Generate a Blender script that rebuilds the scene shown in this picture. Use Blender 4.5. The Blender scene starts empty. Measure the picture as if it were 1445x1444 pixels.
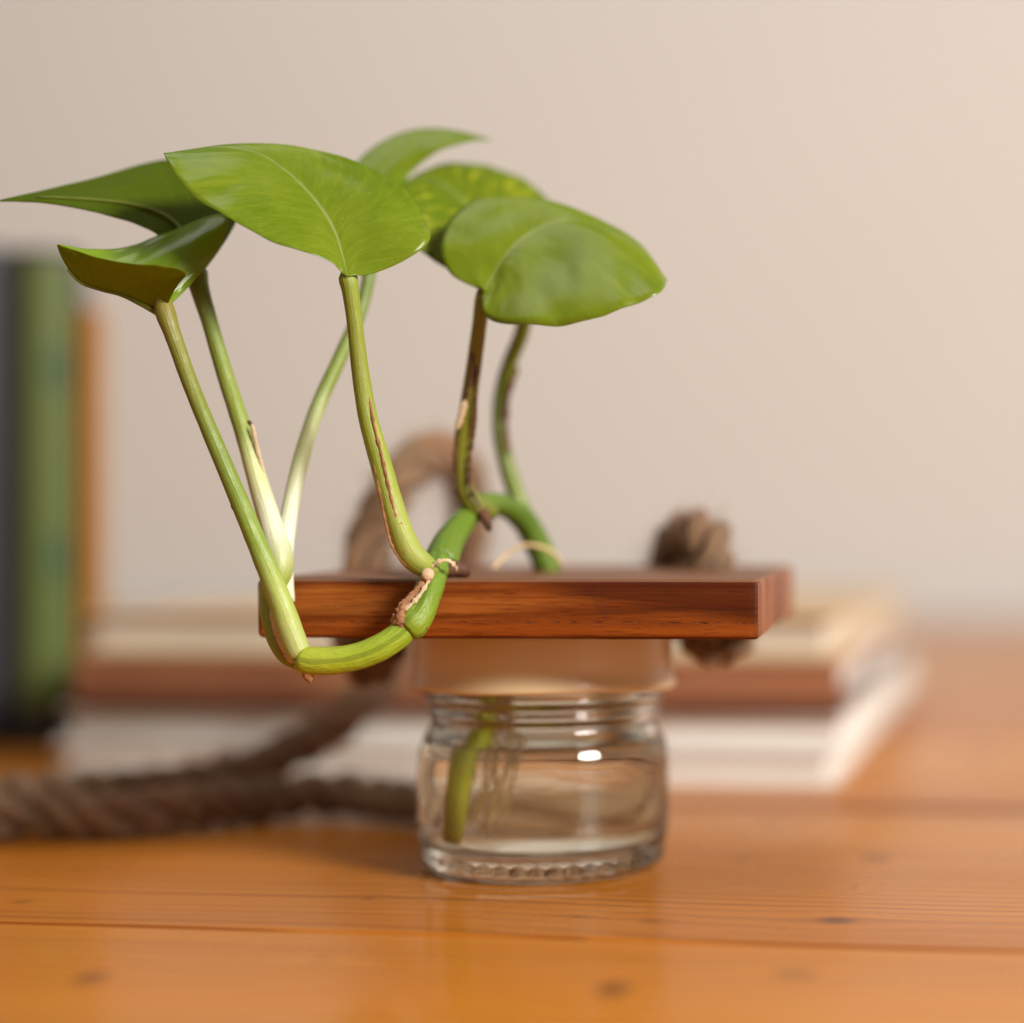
import bpy, bmesh, math, random
from mathutils import Vector, Matrix, Quaternion, noise
R = math.radians
random.seed(7)
sc = bpy.context.scene
col = sc.collection

# ------------------------------------------------------------------ camera
F, CX, CY = 2500.0, 1100.0, 780.0        # focal length and principal point, in 1445-px units
ZC = 0.0653                               # camera height above the table top (m)
cam = bpy.data.cameras.new('camera')
cam_o = bpy.data.objects.new('camera', cam); col.objects.link(cam_o)
cam_o.location = (0, 0, ZC); cam_o.rotation_euler = (R(90), 0, 0)
cam.sensor_width = 36; cam.lens = F/1445*36
cam.shift_x = -(CX-722.5)/1445; cam.shift_y = (CY-722)/1445
cam.clip_start = 0.01; cam.clip_end = 50
cam.dof.use_dof = True; cam.dof.focus_distance = 0.324; cam.dof.aperture_fstop = 3.9
sc.camera = cam_o

# ------------------------------------------------------------------ light
world = bpy.data.worlds.new('World'); sc.world = world; world.use_nodes = True
bg = world.node_tree.nodes['Background']
bg.inputs['Color'].default_value = (1.0, 0.95, 0.89, 1); bg.inputs['Strength'].default_value = 0.16

def area(name, loc, target, sx, sy, power, color):
    l = bpy.data.lights.new(name, 'AREA'); l.shape = 'RECTANGLE'; l.size = sx; l.size_y = sy
    l.energy = power; l.color = color
    o = bpy.data.objects.new(name, l); col.objects.link(o); o.location = loc
    o.rotation_euler = (Vector(target)-Vector(loc)).to_track_quat('-Z', 'Y').to_euler()
    return o
area('window_light', (1.66, -0.98, 1.12), (-0.55, 0.10, -0.10), 0.72, 0.46, 88.0, (1.0, 0.955, 0.90))
area('overhead_fill', (-0.60, 0.35, 1.9), (-0.4, 0.6, 0.0), 1.1, 1.0, 9.5, (1.0, 0.955, 0.90))  # unseen fill added overhead to lift leaf tops, plank top and left wall

sc.view_settings.view_transform = 'Standard'; sc.view_settings.look = 'None'
sc.view_settings.gamma = 1; sc.view_settings.use_curve_mapping = False
sc.view_settings.exposure = 0.10
sc.render.engine = 'CYCLES'
sc.cycles.use_denoising = True
sc.cycles.max_bounces = 16; sc.cycles.transmission_bounces = 14; sc.cycles.glossy_bounces = 6
sc.cycles.diffuse_bounces = 5; sc.cycles.transparent_max_bounces = 12
sc.cycles.sample_clamp_indirect = 6

# ------------------------------------------------------------------ helpers
def at(px, py, Y):                        # a sight line read off the photograph, taken to real depth Y
    return Vector(((px-CX)*Y/F, Y, ZC-(py-CY)*Y/F))

def tag(o, label=None, cat=None, group=None, kind=None):
    for k, v in (('label', label), ('category', cat), ('group', group), ('kind', kind)):
        if v: o[k] = v
    return o

def empty(name, loc=(0, 0, 0), rot=(0, 0, 0)):
    o = bpy.data.objects.new(name, None); col.objects.link(o)
    o.empty_display_size = 0.01; o.location = loc; o.rotation_euler = rot
    return o

def mesh_obj(name, verts, faces, mat=None, parent=None, smooth=True, uvs=None, cols=None, mats=None, fmat=None):
    me = bpy.data.meshes.new(name); me.from_pydata([tuple(v) for v in verts], [], faces)
    if uvs:
        ul = me.uv_layers.new(name='UVMap')
        for lp in me.loops: ul.data[lp.index].uv = uvs[lp.vertex_index]
    if cols:
        ca = me.color_attributes.new('Col', 'FLOAT_COLOR', 'POINT')
        for i, c in enumerate(cols): ca.data[i].color = (c[0], c[1], c[2], 1)
    for m in (mats or ([mat] if mat else [])): me.materials.append(m)
    if fmat:
        for i, p in enumerate(me.polygons): p.material_index = fmat[i]
    if smooth:
        for p in me.polygons: p.use_smooth = True
    me.update()
    o = bpy.data.objects.new(name, me); col.objects.link(o)
    if parent: o.parent = parent
    return o

def catmull(pts, n):
    """n samples through pts (any-length tuples) uniform in chord length"""
    pts = [list(p) for p in pts]
    d = [0.0]
    for a, b in zip(pts, pts[1:]):
        d.append(d[-1]+max(1e-9, math.dist(a[:3], b[:3])**0.5 if False else max(1e-9, math.dist(a[:3], b[:3]))))
    out = []
    for k in range(n):
        s = d[-1]*k/(n-1)
        i = 0
        while i < len(d)-2 and d[i+1] < s: i += 1
        t = (s-d[i])/(d[i+1]-d[i])
        p1, p2 = pts[i], pts[i+1]
        h = d[i+1]-d[i]
        def tan(j):
            if j == 0: return [(b-a)/(d[1]-d[0]) for a, b in zip(pts[0], pts[1])]
            if j == len(pts)-1: return [(b-a)/(d[-1]-d[-2]) for a, b in zip(pts[-2], pts[-1])]
            return [(b-a)/(d[j+1]-d[j-1]) for a, b in zip(pts[j-1], pts[j+1])]
        m1, m2 = tan(i), tan(i+1)
        t2, t3 = t*t, t*t*t
        out.append([(2*t3-3*t2+1)*a+(t3-2*t2+t)*h*u+(-2*t3+3*t2)*b+(t3-t2)*h*v for a, b, u, v in zip(p1, p2, m1, m2)])
    return out

def frames(P):
    n = len(P); T = []
    for i in range(n):
        a, b = P[max(0, i-1)], P[min(n-1, i+1)]
        T.append((b-a).normalized())
    ref = Vector((0, -1, 0)) if abs(T[0].y) < 0.9 else Vector((1, 0, 0))
    N = [(ref-T[0]*ref.dot(T[0])).normalized()]
    for i in range(1, n):
        q = T[i-1].rotation_difference(T[i]); v = q @ N[-1]
        N.append((v-T[i]*v.dot(T[i])).normalized())
    return T, N

def tube_data(P, rad, sides=14, cols=None, cap=True, wob=0.0, flat=1.0, seed=0):
    T, N = frames(P); V, Fa, U, C = [], [], [], []
    n = len(P)
    for i in range(n):
        B = T[i].cross(N[i])
        for k in range(sides):
            a = 2*math.pi*k/sides
            r = rad[i]
            if wob: r *= 1+wob*noise.noise(Vector((P[i].x*400+seed, P[i].z*400, P[i].y*400+k*1.3)))
            V.append(P[i]+N[i]*math.cos(a)*r*flat+B*math.sin(a)*r)
            U.append((k/sides, i/(n-1)))
            if cols: C.append(cols[i])
    for i in range(n-1):
        for k in range(sides):
            k2 = (k+1) % sides
            Fa.append((i*sides+k, i*sides+k2, (i+1)*sides+k2, (i+1)*sides+k))
    if cap:
        Fa.append(tuple(range(sides))[::-1]); Fa.append(tuple((n-1)*sides+k for k in range(sides)))
    return V, Fa, U, C

def tube(name, pts, mat, parent, n=60, sides=14, wob=0.0, colors=None, flat=1.0, cap=True):
    """pts: (x,y,z,r) world; colors: list of (v, rgb)"""
    S = catmull(pts, n); P = [Vector(s[:3]) for s in S]; rad = [max(1e-5, s[3]) for s in S]
    cols = [ramp(colors, i/(n-1)) for i in range(n)] if colors else None
    V, Fa, U, C = tube_data(P, rad, sides, cols, cap, wob, flat, seed=len(name)*3.1)
    return mesh_obj(name, V, Fa, mat, parent, uvs=U, cols=C if colors else None)

def ramp(stops, v):
    if v <= stops[0][0]: return stops[0][1]
    for (a, ca), (b, cb) in zip(stops, stops[1:]):
        if v <= b:
            t = (v-a)/(b-a); t = t*t*(3-2*t)
            return tuple(x+(y-x)*t for x, y in zip(ca, cb))
    return stops[-1][1]

def apx(pts):                              # list of (px,py,Y,width_px) -> (x,y,z,r)
    out = []
    for px, py, Y, w in pts:
        p = at(px, py, Y); out.append((p.x, p.y, p.z, w*.94/2*Y/F))
    return out

def box_bm(sx, sy, sz, bevel=0.0, seg=2, org=(0, 0, 0)):
    bm = bmesh.new(); bmesh.ops.create_cube(bm, size=1)
    for v in bm.verts: v.co = Vector(((v.co.x+.5)*sx+org[0], (v.co.y+.5)*sy+org[1], (v.co.z+.5)*sz+org[2]))
    if bevel: bmesh.ops.bevel(bm, geom=bm.edges[:], offset=bevel, segments=seg, affect='EDGES', profile=0.6)
    return bm

def bm_obj(name, bm, mat, parent=None, smooth=False):
    me = bpy.data.meshes.new(name); bm.to_mesh(me); bm.free()
    if mat: me.materials.append(mat)
    if smooth:
        for p in me.polygons: p.use_smooth = True
    o = bpy.data.objects.new(name, me); col.objects.link(o)
    if parent: o.parent = parent
    return o

# ------------------------------------------------------------------ materials
class M:
    def __init__(s, name):
        s.m = bpy.data.materials.new(name); s.m.use_nodes = True
        s.t = s.m.node_tree; s.b = s.t.nodes['Principled BSDF']; s.out = s.t.nodes['Material Output']
    def n(s, typ, **kw):
        nd = s.t.nodes.new(typ)
        for k, v in kw.items():
            if k in nd.inputs: 
                s.set(nd.inputs[k], v)
            else: setattr(nd, k, v)
        return nd
    def set(s, inp, v):
        if isinstance(v, bpy.types.NodeSocket): s.t.links.new(v, inp)
        else: inp.default_value = v
    def math(s, op, a, b=None, c=None, clamp=False):
        nd = s.t.nodes.new('ShaderNodeMath'); nd.operation = op; nd.use_clamp = clamp
        s.set(nd.inputs[0], a)
        if b is not None: s.set(nd.inputs[1], b)
        if c is not None: s.set(nd.inputs[2], c)
        return nd.outputs[0]
    def mix(s, fac, a, b, blend='MIX'):
        nd = s.t.nodes.new('ShaderNodeMix'); nd.data_type = 'RGBA'; nd.blend_type = blend
        s.set(nd.inputs[0], fac)
        s.set(nd.inputs[6], a if isinstance(a, bpy.types.NodeSocket) else (*a[:3], 1))
        s.set(nd.inputs[7], b if isinstance(b, bpy.types.NodeSocket) else (*b[:3], 1))
        return nd.outputs[2]
    def ramp(s, fac, stops):
        nd = s.t.nodes.new('ShaderNodeValToRGB'); s.set(nd.inputs[0], fac)
        e = nd.color_ramp.elements
        while len(e) < len(stops): e.new(0.5)
        for el, (p, c) in zip(e, stops):
            el.position = p; el.color = (*c[:3], 1) if not isinstance(c, (int, float)) else (c, c, c, 1)
        return nd.outputs[0]
    def noise(s, vec, scale, detail=4, rough=0.55, dist=0.0):
        nd = s.t.nodes.new('ShaderNodeTexNoise'); s.set(nd.inputs['Vector'], vec)
        nd.inputs['Scale'].default_value = scale; nd.inputs['Detail'].default_value = detail
        nd.inputs['Roughness'].default_value = rough; nd.inputs['Distortion'].default_value = dist
        return nd.outputs[0]
    def mapping(s, vec, scale=(1, 1, 1), loc=(0, 0, 0), rot=(0, 0, 0)):
        nd = s.t.nodes.new('ShaderNodeMapping'); s.set(nd.inputs[0], vec)
        nd.inputs['Scale'].default_value = scale; nd.inputs['Location'].default_value = loc; nd.inputs['Rotation'].default_value = rot
        return nd.outputs[0]
    def coord(s, which='Object', obj=None):
        nd = s.t.nodes.new('ShaderNodeTexCoord')
        if obj: nd.object = obj
        return nd.outputs[which]
    def sep(s, vec):
        nd = s.t.nodes.new('ShaderNodeSeparateXYZ'); s.set(nd.inputs[0], vec); return nd.outputs
    def comb(s, x, y, z):
        nd = s.t.nodes.new('ShaderNodeCombineXYZ')
        for i, v in enumerate((x, y, z)): s.set(nd.inputs[i], v)
        return nd.outputs[0]
    def bump(s, h, strength=0.3, dist=0.001):
        nd = s.t.nodes.new('ShaderNodeBump'); s.set(nd.inputs['Height'], h)
        nd.inputs['Strength'].default_value = strength; nd.inputs['Distance'].default_value = dist
        s.t.links.new(nd.outputs[0], s.b.inputs['Normal']); return nd.outputs[0]
    def base(s, c): s.set(s.b.inputs['Base Color'], c if isinstance(c, bpy.types.NodeSocket) else (*c[:3], 1))
    def p(s, **kw):
        for k, v in kw.items(): s.set(s.b.inputs[k.replace('_', ' ')], v)
        return s

def mat_wall():
    m = M('painted_plaster_wall'); c = m.coord('Object')
    n1 = m.noise(c, 3, 3); n2 = m.noise(c, 140, 4)
    m.base(m.mix(n1, (0.765, 0.745, 0.695), (0.78, 0.76, 0.71))); m.p(Roughness=0.85)
    m.bump(n2, 0.15, 0.0006); return m.m

def mat_table(ref, knots, seed):
    m = M('varnished_pine'); c = m.coord('Object', ref)
    s = m.sep(c)
    oi = m.n('ShaderNodeObjectInfo').outputs['Random']
    x, y = s[0], s[1]
    kmask = None; warp = None   # knots and the way the grain bends round them
    for kx, ky, a, b, d in knots:
        dx = m.math('MULTIPLY', m.math('SUBTRACT', x, kx), 1/a); dy = m.math('MULTIPLY', m.math('SUBTRACT', y, ky), 1/b)
        d2 = m.math('ADD', m.math('MULTIPLY', dx, dx), m.math('MULTIPLY', dy, dy))
        k = m.math('MULTIPLY', m.math('SUBTRACT', 1.0, m.math('SMOOTH_MIN', d2, 1.0, 0.2), clamp=True), d)
        # grain flows round the knot
        e = m.math('EXPONENT', m.math('MULTIPLY', d2, -0.16))
        w = m.math('MULTIPLY', m.math('MULTIPLY', m.math('TANH', m.math('MULTIPLY', dy, 0.8)), e), -b*1.2)
        kmask = k if kmask is None else m.math('MAXIMUM', kmask, k)
        warp = w if warp is None else m.math('ADD', warp, w)
    y2 = m.math('ADD', y, warp) if warp is not None else y
    off = m.math('MULTIPLY', oi, 37.0)
    v = m.comb(m.math('ADD', m.math('MULTIPLY', x, 1.0), off), m.math('ADD', y2, off), 0.0)
    wob = m.noise(m.mapping(v, (3.5, 9, 1)), 1.0, 2)
    g = m.mapping(v, (0.9, 60, 1))
    big = m.noise(g, 1.0, 3, 0.5, 0.3)
    fine = m.noise(m.mapping(v, (6, 700, 1)), 1.0, 3, 0.6)
    # growth rings: narrow dark late-wood lines along the board
    yy = m.math('ADD', m.math('MULTIPLY', y2, 210.0), m.math('MULTIPLY', wob, 9.0))
    ring = m.math('FRACT', yy)
    line = m.ramp(ring, [(0.0, 0.0), (0.55, 0.05), (0.9, 0.85), (0.97, 1.0), (1.0, 0.0)])
    lm = m.math('MULTIPLY', line, m.ramp(big, [(0.36, 0.0), (0.60, 1.0)]))
    tone = m.noise(m.mapping(v, (1.2, 7, 1)), 1.0, 3)
    base = m.ramp(tone, [(0.25, (0.42, 0.115, 0.006)), (0.5, (0.60, 0.205, 0.016)), (0.75, (0.73, 0.300, 0.040))])
    base = m.mix(m.math('MULTIPLY', lm, 0.9), base, (0.21, 0.048, 0.006))
    base = m.mix(m.math('MULTIPLY', m.ramp(fine, [(0.35, 0.0), (0.7, 1.0)]), 0.42), base, (0.38, 0.115, 0.015))
    base = m.mix(m.math('MULTIPLY', kmask, m.ramp(m.noise(c, 600, 3), [(0.3, 0.75), (0.7, 1.0)])), base, (0.11, 0.032, 0.012))
    bd = m.math('MULTIPLY', m.math('ADD', m.math('SUBTRACT', y, 0.1590), m.math('MULTIPLY', m.math('SUBTRACT', wob, 0.5), 0.006)), 1/0.011)
    base = m.mix(m.math('MULTIPLY', m.math('EXPONENT', m.math('MULTIPLY', m.math('MULTIPLY', bd, bd), -1.0)), 0.95), base, (0.27, 0.062, 0.004))
    sc_ = m.noise(m.mapping(v, (40, 260, 1)), 1.0, 5, 0.7)
    speck = m.ramp(sc_, [(0.70, 0.0), (0.76, 0.5)])
    base = m.mix(m.math('MULTIPLY', speck, 0.5), base, (0.16, 0.055, 0.016))
    m.base(base)
    sm = m.noise(c, 25, 3)
    m.p(Roughness=m.ramp(sm, [(0.3, 0.24), (0.7, 0.34)]), Specular_IOR_Level=0.12, Coat_Weight=0.17, Coat_Roughness=0.11)
    h = m.math('ADD', m.math('MULTIPLY', fine, 0.5), m.math('MULTIPLY', lm, -0.8))
    m.bump(h, 0.22, 0.0004)
    return m.m

def mat_plank():
    PH = 0.0112
    m = M('dark_oiled_hardwood'); c = m.coord('Object'); s = m.sep(c)
    w = m.noise(m.mapping(c, (14, 30, 60)), 1.0, 2)
    v = m.mapping(c, (9, 120, 260))
    n1 = m.noise(v, 1.0, 4, 0.6, 0.6)
    n2 = m.noise(m.mapping(c, (60, 900, 1700)), 1.0, 3, 0.65)
    # broad dark heartwood figure, wedge shaped along the front
    fig = m.noise(m.mapping(c, (10, 55, 115), (0.31, 0.2, 0.4), (0, R(4.5), 0)), 1.0, 2, 0.45, 0.8)
    wl = m.math('SUBTRACT', 0.0098, m.math('MULTIPLY', m.math('ADD', s[0], 0.047), 0.145))
    wz = m.math('ADD', m.math('SUBTRACT', s[2], wl), m.math('MULTIPLY', m.math('SUBTRACT', n1, 0.5), 0.010))
    wm = m.math('MULTIPLY', m.ramp(m.math('MULTIPLY_ADD', wz, 400.0, 0.5), [(0.10, 0.0), (0.95, 1.0)]), m.ramp(m.math('MULTIPLY', m.math('ADD', s[0], 0.055), 40.0), [(0.0, 0.0), (0.9, 1.0)]))
    figm = m.math('MAXIMUM', wm, m.math('MULTIPLY', m.ramp(fig, [(0.50, 0.0), (0.60, 1.0)]), 0.55))
    base = m.ramp(n1, [(0.34, (0.065, 0.016, 0.004)), (0.47, (0.23, 0.052, 0.006)), (0.66, (0.40, 0.122, 0.020))])
    base = m.mix(m.math('MULTIPLY', figm, 0.88), base, (0.075, 0.014, 0.003))
    base = m.mix(m.math('MULTIPLY', m.ramp(n2, [(0.45, 0), (0.75, 1)]), 0.45), base, (0.10, 0.014, 0.002))
    # thin glue line and the sap-coloured strip under it
    gz = m.math('ADD', s[2], m.math('MULTIPLY', m.math('SUBTRACT', w, 0.5), 0.0012))
    strip = m.ramp(m.math('MULTIPLY', gz, 1/0.0112), [(0.22, 1.0), (0.30, 0.0)])
    base = m.mix(m.math('MULTIPLY', strip, 0.35), base, (0.42, 0.095, 0.010))
    ln = m.math('ABSOLUTE', m.math('SUBTRACT', gz, 0.0030))
    lnm = m.ramp(m.math('MULTIPLY', ln, 2600), [(0.1, 1.0), (0.9, 0.0)])
    pit = m.noise(m.mapping(c, (420, 900, 1500)), 1.0, 4, 0.7)
    pm = m.math('MULTIPLY', lnm, m.ramp(pit, [(0.50, 0.0), (0.62, 1.0)]))
    base = m.mix(m.math('MULTIPLY', pm, 0.8), base, (0.035, 0.012, 0.006))
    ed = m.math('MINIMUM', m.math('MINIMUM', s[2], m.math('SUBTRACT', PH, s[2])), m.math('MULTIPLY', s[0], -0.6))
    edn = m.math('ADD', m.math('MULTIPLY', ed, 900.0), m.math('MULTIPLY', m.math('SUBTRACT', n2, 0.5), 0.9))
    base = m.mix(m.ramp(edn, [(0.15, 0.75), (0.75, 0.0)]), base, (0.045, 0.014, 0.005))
    pore = m.noise(m.mapping(c, (160, 1600, 3200)), 1.0, 2, 0.6)
    base = m.mix(m.math('MULTIPLY', m.ramp(pore, [(0.58, 0.0), (0.68, 1.0)]), 0.55), base, (0.05, 0.010, 0.002))
    dirt = m.ramp(m.noise(m.mapping(c, (90, 90, 90)), 1.0, 5, 0.7), [(0.60, 0.0), (0.72, 1.0)])
    base = m.mix(m.math('MULTIPLY', dirt, 0.35), base, (0.05, 0.016, 0.007))
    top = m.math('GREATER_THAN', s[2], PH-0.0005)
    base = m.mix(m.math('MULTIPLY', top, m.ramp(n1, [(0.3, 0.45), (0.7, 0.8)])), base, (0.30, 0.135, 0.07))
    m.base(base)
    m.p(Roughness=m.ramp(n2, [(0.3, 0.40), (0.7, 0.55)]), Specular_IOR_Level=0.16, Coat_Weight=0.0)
    h = m.math('ADD', m.math('SUBTRACT', m.math('MULTIPLY', n2, 0.5), m.math('MULTIPLY', pore, 0.6)), m.math('ADD', m.math('MULTIPLY', n1, 0.6), m.math('MULTIPLY', pm, -1.2)))
    m.bump(h, 0.55, 0.00035); return m.m

def mat_endgrain():
    m = M('end_grain_hardwood'); c = m.coord('Object')
    n1 = m.noise(m.mapping(c, (4, 140, 12)), 1.0, 3, 0.6, 0.5)
    n2 = m.noise(c, 1800, 3, 0.7)
    b = m.ramp(n1, [(0.38, (0.04, 0.012, 0.006)), (0.46, (0.27, 0.085, 0.030)), (0.7, (0.42, 0.165, 0.075))])
    m.base(m.mix(m.math('MULTIPLY', n2, 0.4), b, (0.08, 0.025, 0.012))); m.p(Roughness=0.5)
    m.bump(n2, 0.4, 0.0003); return m.m

def mat_glass():
    m = M('clear_glass'); m.base((0.945, 0.962, 0.915))
    m.p(Transmission_Weight=1.0, IOR=1.5, Roughness=0.0)
    c = m.coord('Object'); n = m.noise(m.mapping(c, (70, 70, 160)), 1.0, 2)
    m.bump(n, 0.12, 0.0006); return m.m

def mat_water():
    m = M('water'); m.base((0.99, 1.0, 0.985)); m.p(Transmission_Weight=1.0, IOR=1.33, Roughness=0.0); return m.m

def mat_lid():
    m = M('gold_lacquered_tin'); c = m.coord('Object')
    n = m.noise(m.mapping(c, (60, 60, 60)), 1.0, 4); sp = m.noise(c, 900, 2)
    b = m.mix(n, (0.84, 0.64, 0.35), (0.89, 0.70, 0.42))
    b = m.mix(m.ramp(sp, [(0.74, 0), (0.80, 0.6)]), b, (0.16, 0.07, 0.03))
    m.base(b); m.p(Metallic=0.0, Roughness=0.34, Coat_Weight=0.5, Coat_Roughness=0.25)
    m.bump(n, 0.08, 0.0006); return m.m

def mat_jute():
    m = M('jute_fibre'); uv = m.coord('UV'); s = m.sep(uv)
    tw = m.math('ADD', s[0], m.math('MULTIPLY', s[1], 0.0))
    v = m.comb(m.math('MULTIPLY', tw, 34.0), m.math('MULTIPLY', s[1], 55.0), 0.0)
    n1 = m.noise(v, 1.0, 4, 0.7)
    c = m.coord('Object'); n2 = m.noise(c, 130, 3); n3 = m.noise(c, 1500, 3, 0.7)
    b = m.ramp(n1, [(0.3, (0.08, 0.034, 0.012)), (0.5, (0.34, 0.185, 0.082)), (0.72, (0.60, 0.39, 0.21))])
    b = m.mix(m.ramp(n2, [(0.42, 0.0), (0.66, 0.5)]), b, (0.12, 0.050, 0.020))
    b = m.mix(m.math('MULTIPLY', m.ramp(m.noise(c, 55, 2), [(0.45, 0.0), (0.65, 1.0)]), 0.6), b, (0.40, 0.17, 0.080))
    m.base(m.mix(m.math('MULTIPLY', n3, 0.3), b, (0.30, 0.19, 0.10)))
    m.p(Roughness=0.9, Sheen_Weight=0.15); m.bump(m.math('ADD', n1, n3), 1.0, 0.0007); return m.m

def leaf_mats(name, dark, light, streak, streak_amt, under, seed):
    out = []
    for side in (0, 1):
        m = M(name+('_top', '_under')[side]); uv = m.coord('UV'); s = m.sep(uv); c = m.coord('Object')
        t = m.math('ABSOLUTE', m.math('MULTIPLY_ADD', s[0], 2.0, -1.0)); v = s[1]
        n1 = m.noise(m.mapping(c, (55, 55, 55), (seed, 0, 0)), 1.0, 4)
        # side veins leave the midrib and sweep to the tip
        ph = m.math('SUBTRACT', v, m.math('MULTIPLY', m.math('POWER', t, 0.8), 0.30))
        vein = m.math('FRACT', m.math('MULTIPLY', ph, 13.0))
        vm = m.ramp(vein, [(0.0, 1.0), (0.10, 0.0), (0.90, 0.0), (1.0, 1.0)])
        sv = m.comb(m.math('MULTIPLY', ph, 26.0), m.math('MULTIPLY', t, 2.2), seed)
        st = m.noise(sv, 1.0, 5, 0.65, 0.4)
        stm = m.math('MULTIPLY', m.ramp(st, [(0.54, 0.0), (0.66, 1.0)]), streak_amt)
        mid = m.ramp(m.math('MULTIPLY', t, m.math('ADD', 1.0, m.math('MULTIPLY', v, 1.2))), [(0.012, 1.0), (0.045, 0.0)])
        mid = m.math('MULTIPLY', mid, m.math('SUBTRACT', 1.0, m.math('MULTIPLY', v, 0.9), clamp=True))
        if side == 0:
            b = m.mix(m.ramp(n1, [(0.3, 0.0), (0.7, 1.0)]), dark, light)
            fleck = m.noise(m.comb(m.math('MULTIPLY', ph, 60.0), m.math('MULTIPLY', t, 9.0), seed), 1.0, 4, 0.7)
            b = m.mix(m.math('MULTIPLY', m.ramp(fleck, [(0.45, 0), (0.75, 1)]), 0.28), b, streak)
            b = m.mix(stm, b, streak)
            b = m.mix(m.math('MULTIPLY', vm, 0.15), b, streak)
            b = m.mix(m.math('MULTIPLY', mid, 0.8), b, (0.50, 0.58, 0.22))
            b = m.mix(m.ramp(m.noise(c, 750, 2), [(0.70, 0.0), (0.78, 0.5)]), b, (0.46, 0.50, 0.12))
            b = m.mix(m.ramp(m.noise(c, 260, 2), [(0.76, 0.0), (0.80, 0.6)]), b, (0.16, 0.12, 0.02))
            ro = m.ramp(n1, [(0.3, 0.22), (0.7, 0.32)])
        else:
            b = m.mix(n1, under, tuple(x*1.35 for x in under))
            b = m.mix(m.math('MULTIPLY', vm, 0.12), b, streak)
            ro = 0.5
        m.base(b); m.p(Roughness=ro, Specular_IOR_Level=0.42 if side == 0 else 0.06)
        fine = m.noise(c, 900, 2)
        h = m.math('ADD', m.math('MULTIPLY', m.math('SINE', m.math('MULTIPLY', ph, 13*6.283)), 0.5),
                   m.math('ADD', m.math('MULTIPLY', mid, -1.5), m.math('MULTIPLY', fine, 0.12)))
        nm = m.bump(h, 0.11, 0.0002)
        tr = m.n('ShaderNodeBsdfTranslucent'); m.t.links.new(nm, tr.inputs['Normal'])
        m.set(tr.inputs['Color'], m.mix(0.5, b, (0.42, 0.46, 0.03)))
        mx = m.n('ShaderNodeMixShader'); mx.inputs[0].default_value = 0.40
        m.t.links.new(m.b.outputs[0], mx.inputs[1]); m.t.links.new(tr.outputs[0], mx.inputs[2])
        m.t.links.new(mx.outputs[0], m.out.inputs['Surface'])
        out.append(m.m)
    return out

def mat_stalk(name='green_stalk', bs=0.75):
    m = M(name); a = m.n('ShaderNodeAttribute', attribute_name='Col').outputs['Color']
    uv = m.coord('UV'); s = m.sep(uv); c = m.coord('Object')
    st = m.noise(m.comb(m.math('MULTIPLY', s[0], 26.0), m.math('MULTIPLY', s[1], 7.0), 0.0), 1.0, 3, 0.6)
    n2 = m.noise(c, 300, 4); sp = m.noise(c, 1600, 2)
    b = m.mix(m.math('MULTIPLY', m.ramp(st, [(0.4, 0), (0.7, 1)]), 0.16), a, (0.40, 0.42, 0.08), 'MIX')
    b = m.mix(m.math('MULTIPLY', n2, 0.45), b, m.mix(1.0, a, (0.72, 0.78, 0.6), 'MULTIPLY'))
    b = m.mix(m.ramp(sp, [(0.68, 0), (0.78, 0.35)]), b, (0.62, 0.65, 0.30))
    m.base(b)
    m.p(Roughness=m.ramp(n2, [(0.3, 0.36), (0.7, 0.55)]), Subsurface_Weight=0.12, Subsurface_Scale=0.0015, Specular_IOR_Level=0.5)
    m.b.inputs['Subsurface Radius'].default_value = (0.6, 1.0, 0.25)
    m.bump(m.math('ADD', st, m.math('MULTIPLY', n2, 0.5)), bs, 0.0005); return m.m

def mat_husk(name, c0, c1):
    m = M(name); c = m.coord('Object')
    n = m.noise(c, 420, 5, 0.7); n2 = m.noise(c, 1700, 3)
    m.base(m.mix(m.ramp(n, [(0.35, 0), (0.65, 1)]), c0, c1)); m.p(Roughness=0.75)
    m.bump(m.math('ADD', n, n2), 0.35, 0.0003); return m.m

def mat_plain(name, c0, c1, rough=0.6, scale=20, bump=0.1, stretch=(1, 1, 1)):
    m = M(name); c = m.coord('Object'); n = m.noise(m.mapping(c, stretch), scale, 4)
    m.base(m.mix(n, c0, c1)); m.p(Roughness=rough); m.bump(n, bump, 0.0005); return m.m

def mat_pages(name, c0, c1):
    m = M(name); c = m.coord('Object'); s = m.sep(c)
    n = m.noise(m.mapping(c, (1.5, 1.5, 900)), 1.0, 3, 0.7); n2 = m.noise(m.mapping(c, (3, 3, 160)), 1.0, 2)
    b = m.mix(m.ramp(n, [(0.35, 0), (0.65, 1)]), c0, c1)
    m.base(m.mix(m.math('MULTIPLY', n2, 0.35), b, tuple(x*0.72 for x in c0))); m.p(Roughness=0.85)
    m.bump(n, 0.6, 0.0006); return m.m

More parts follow.
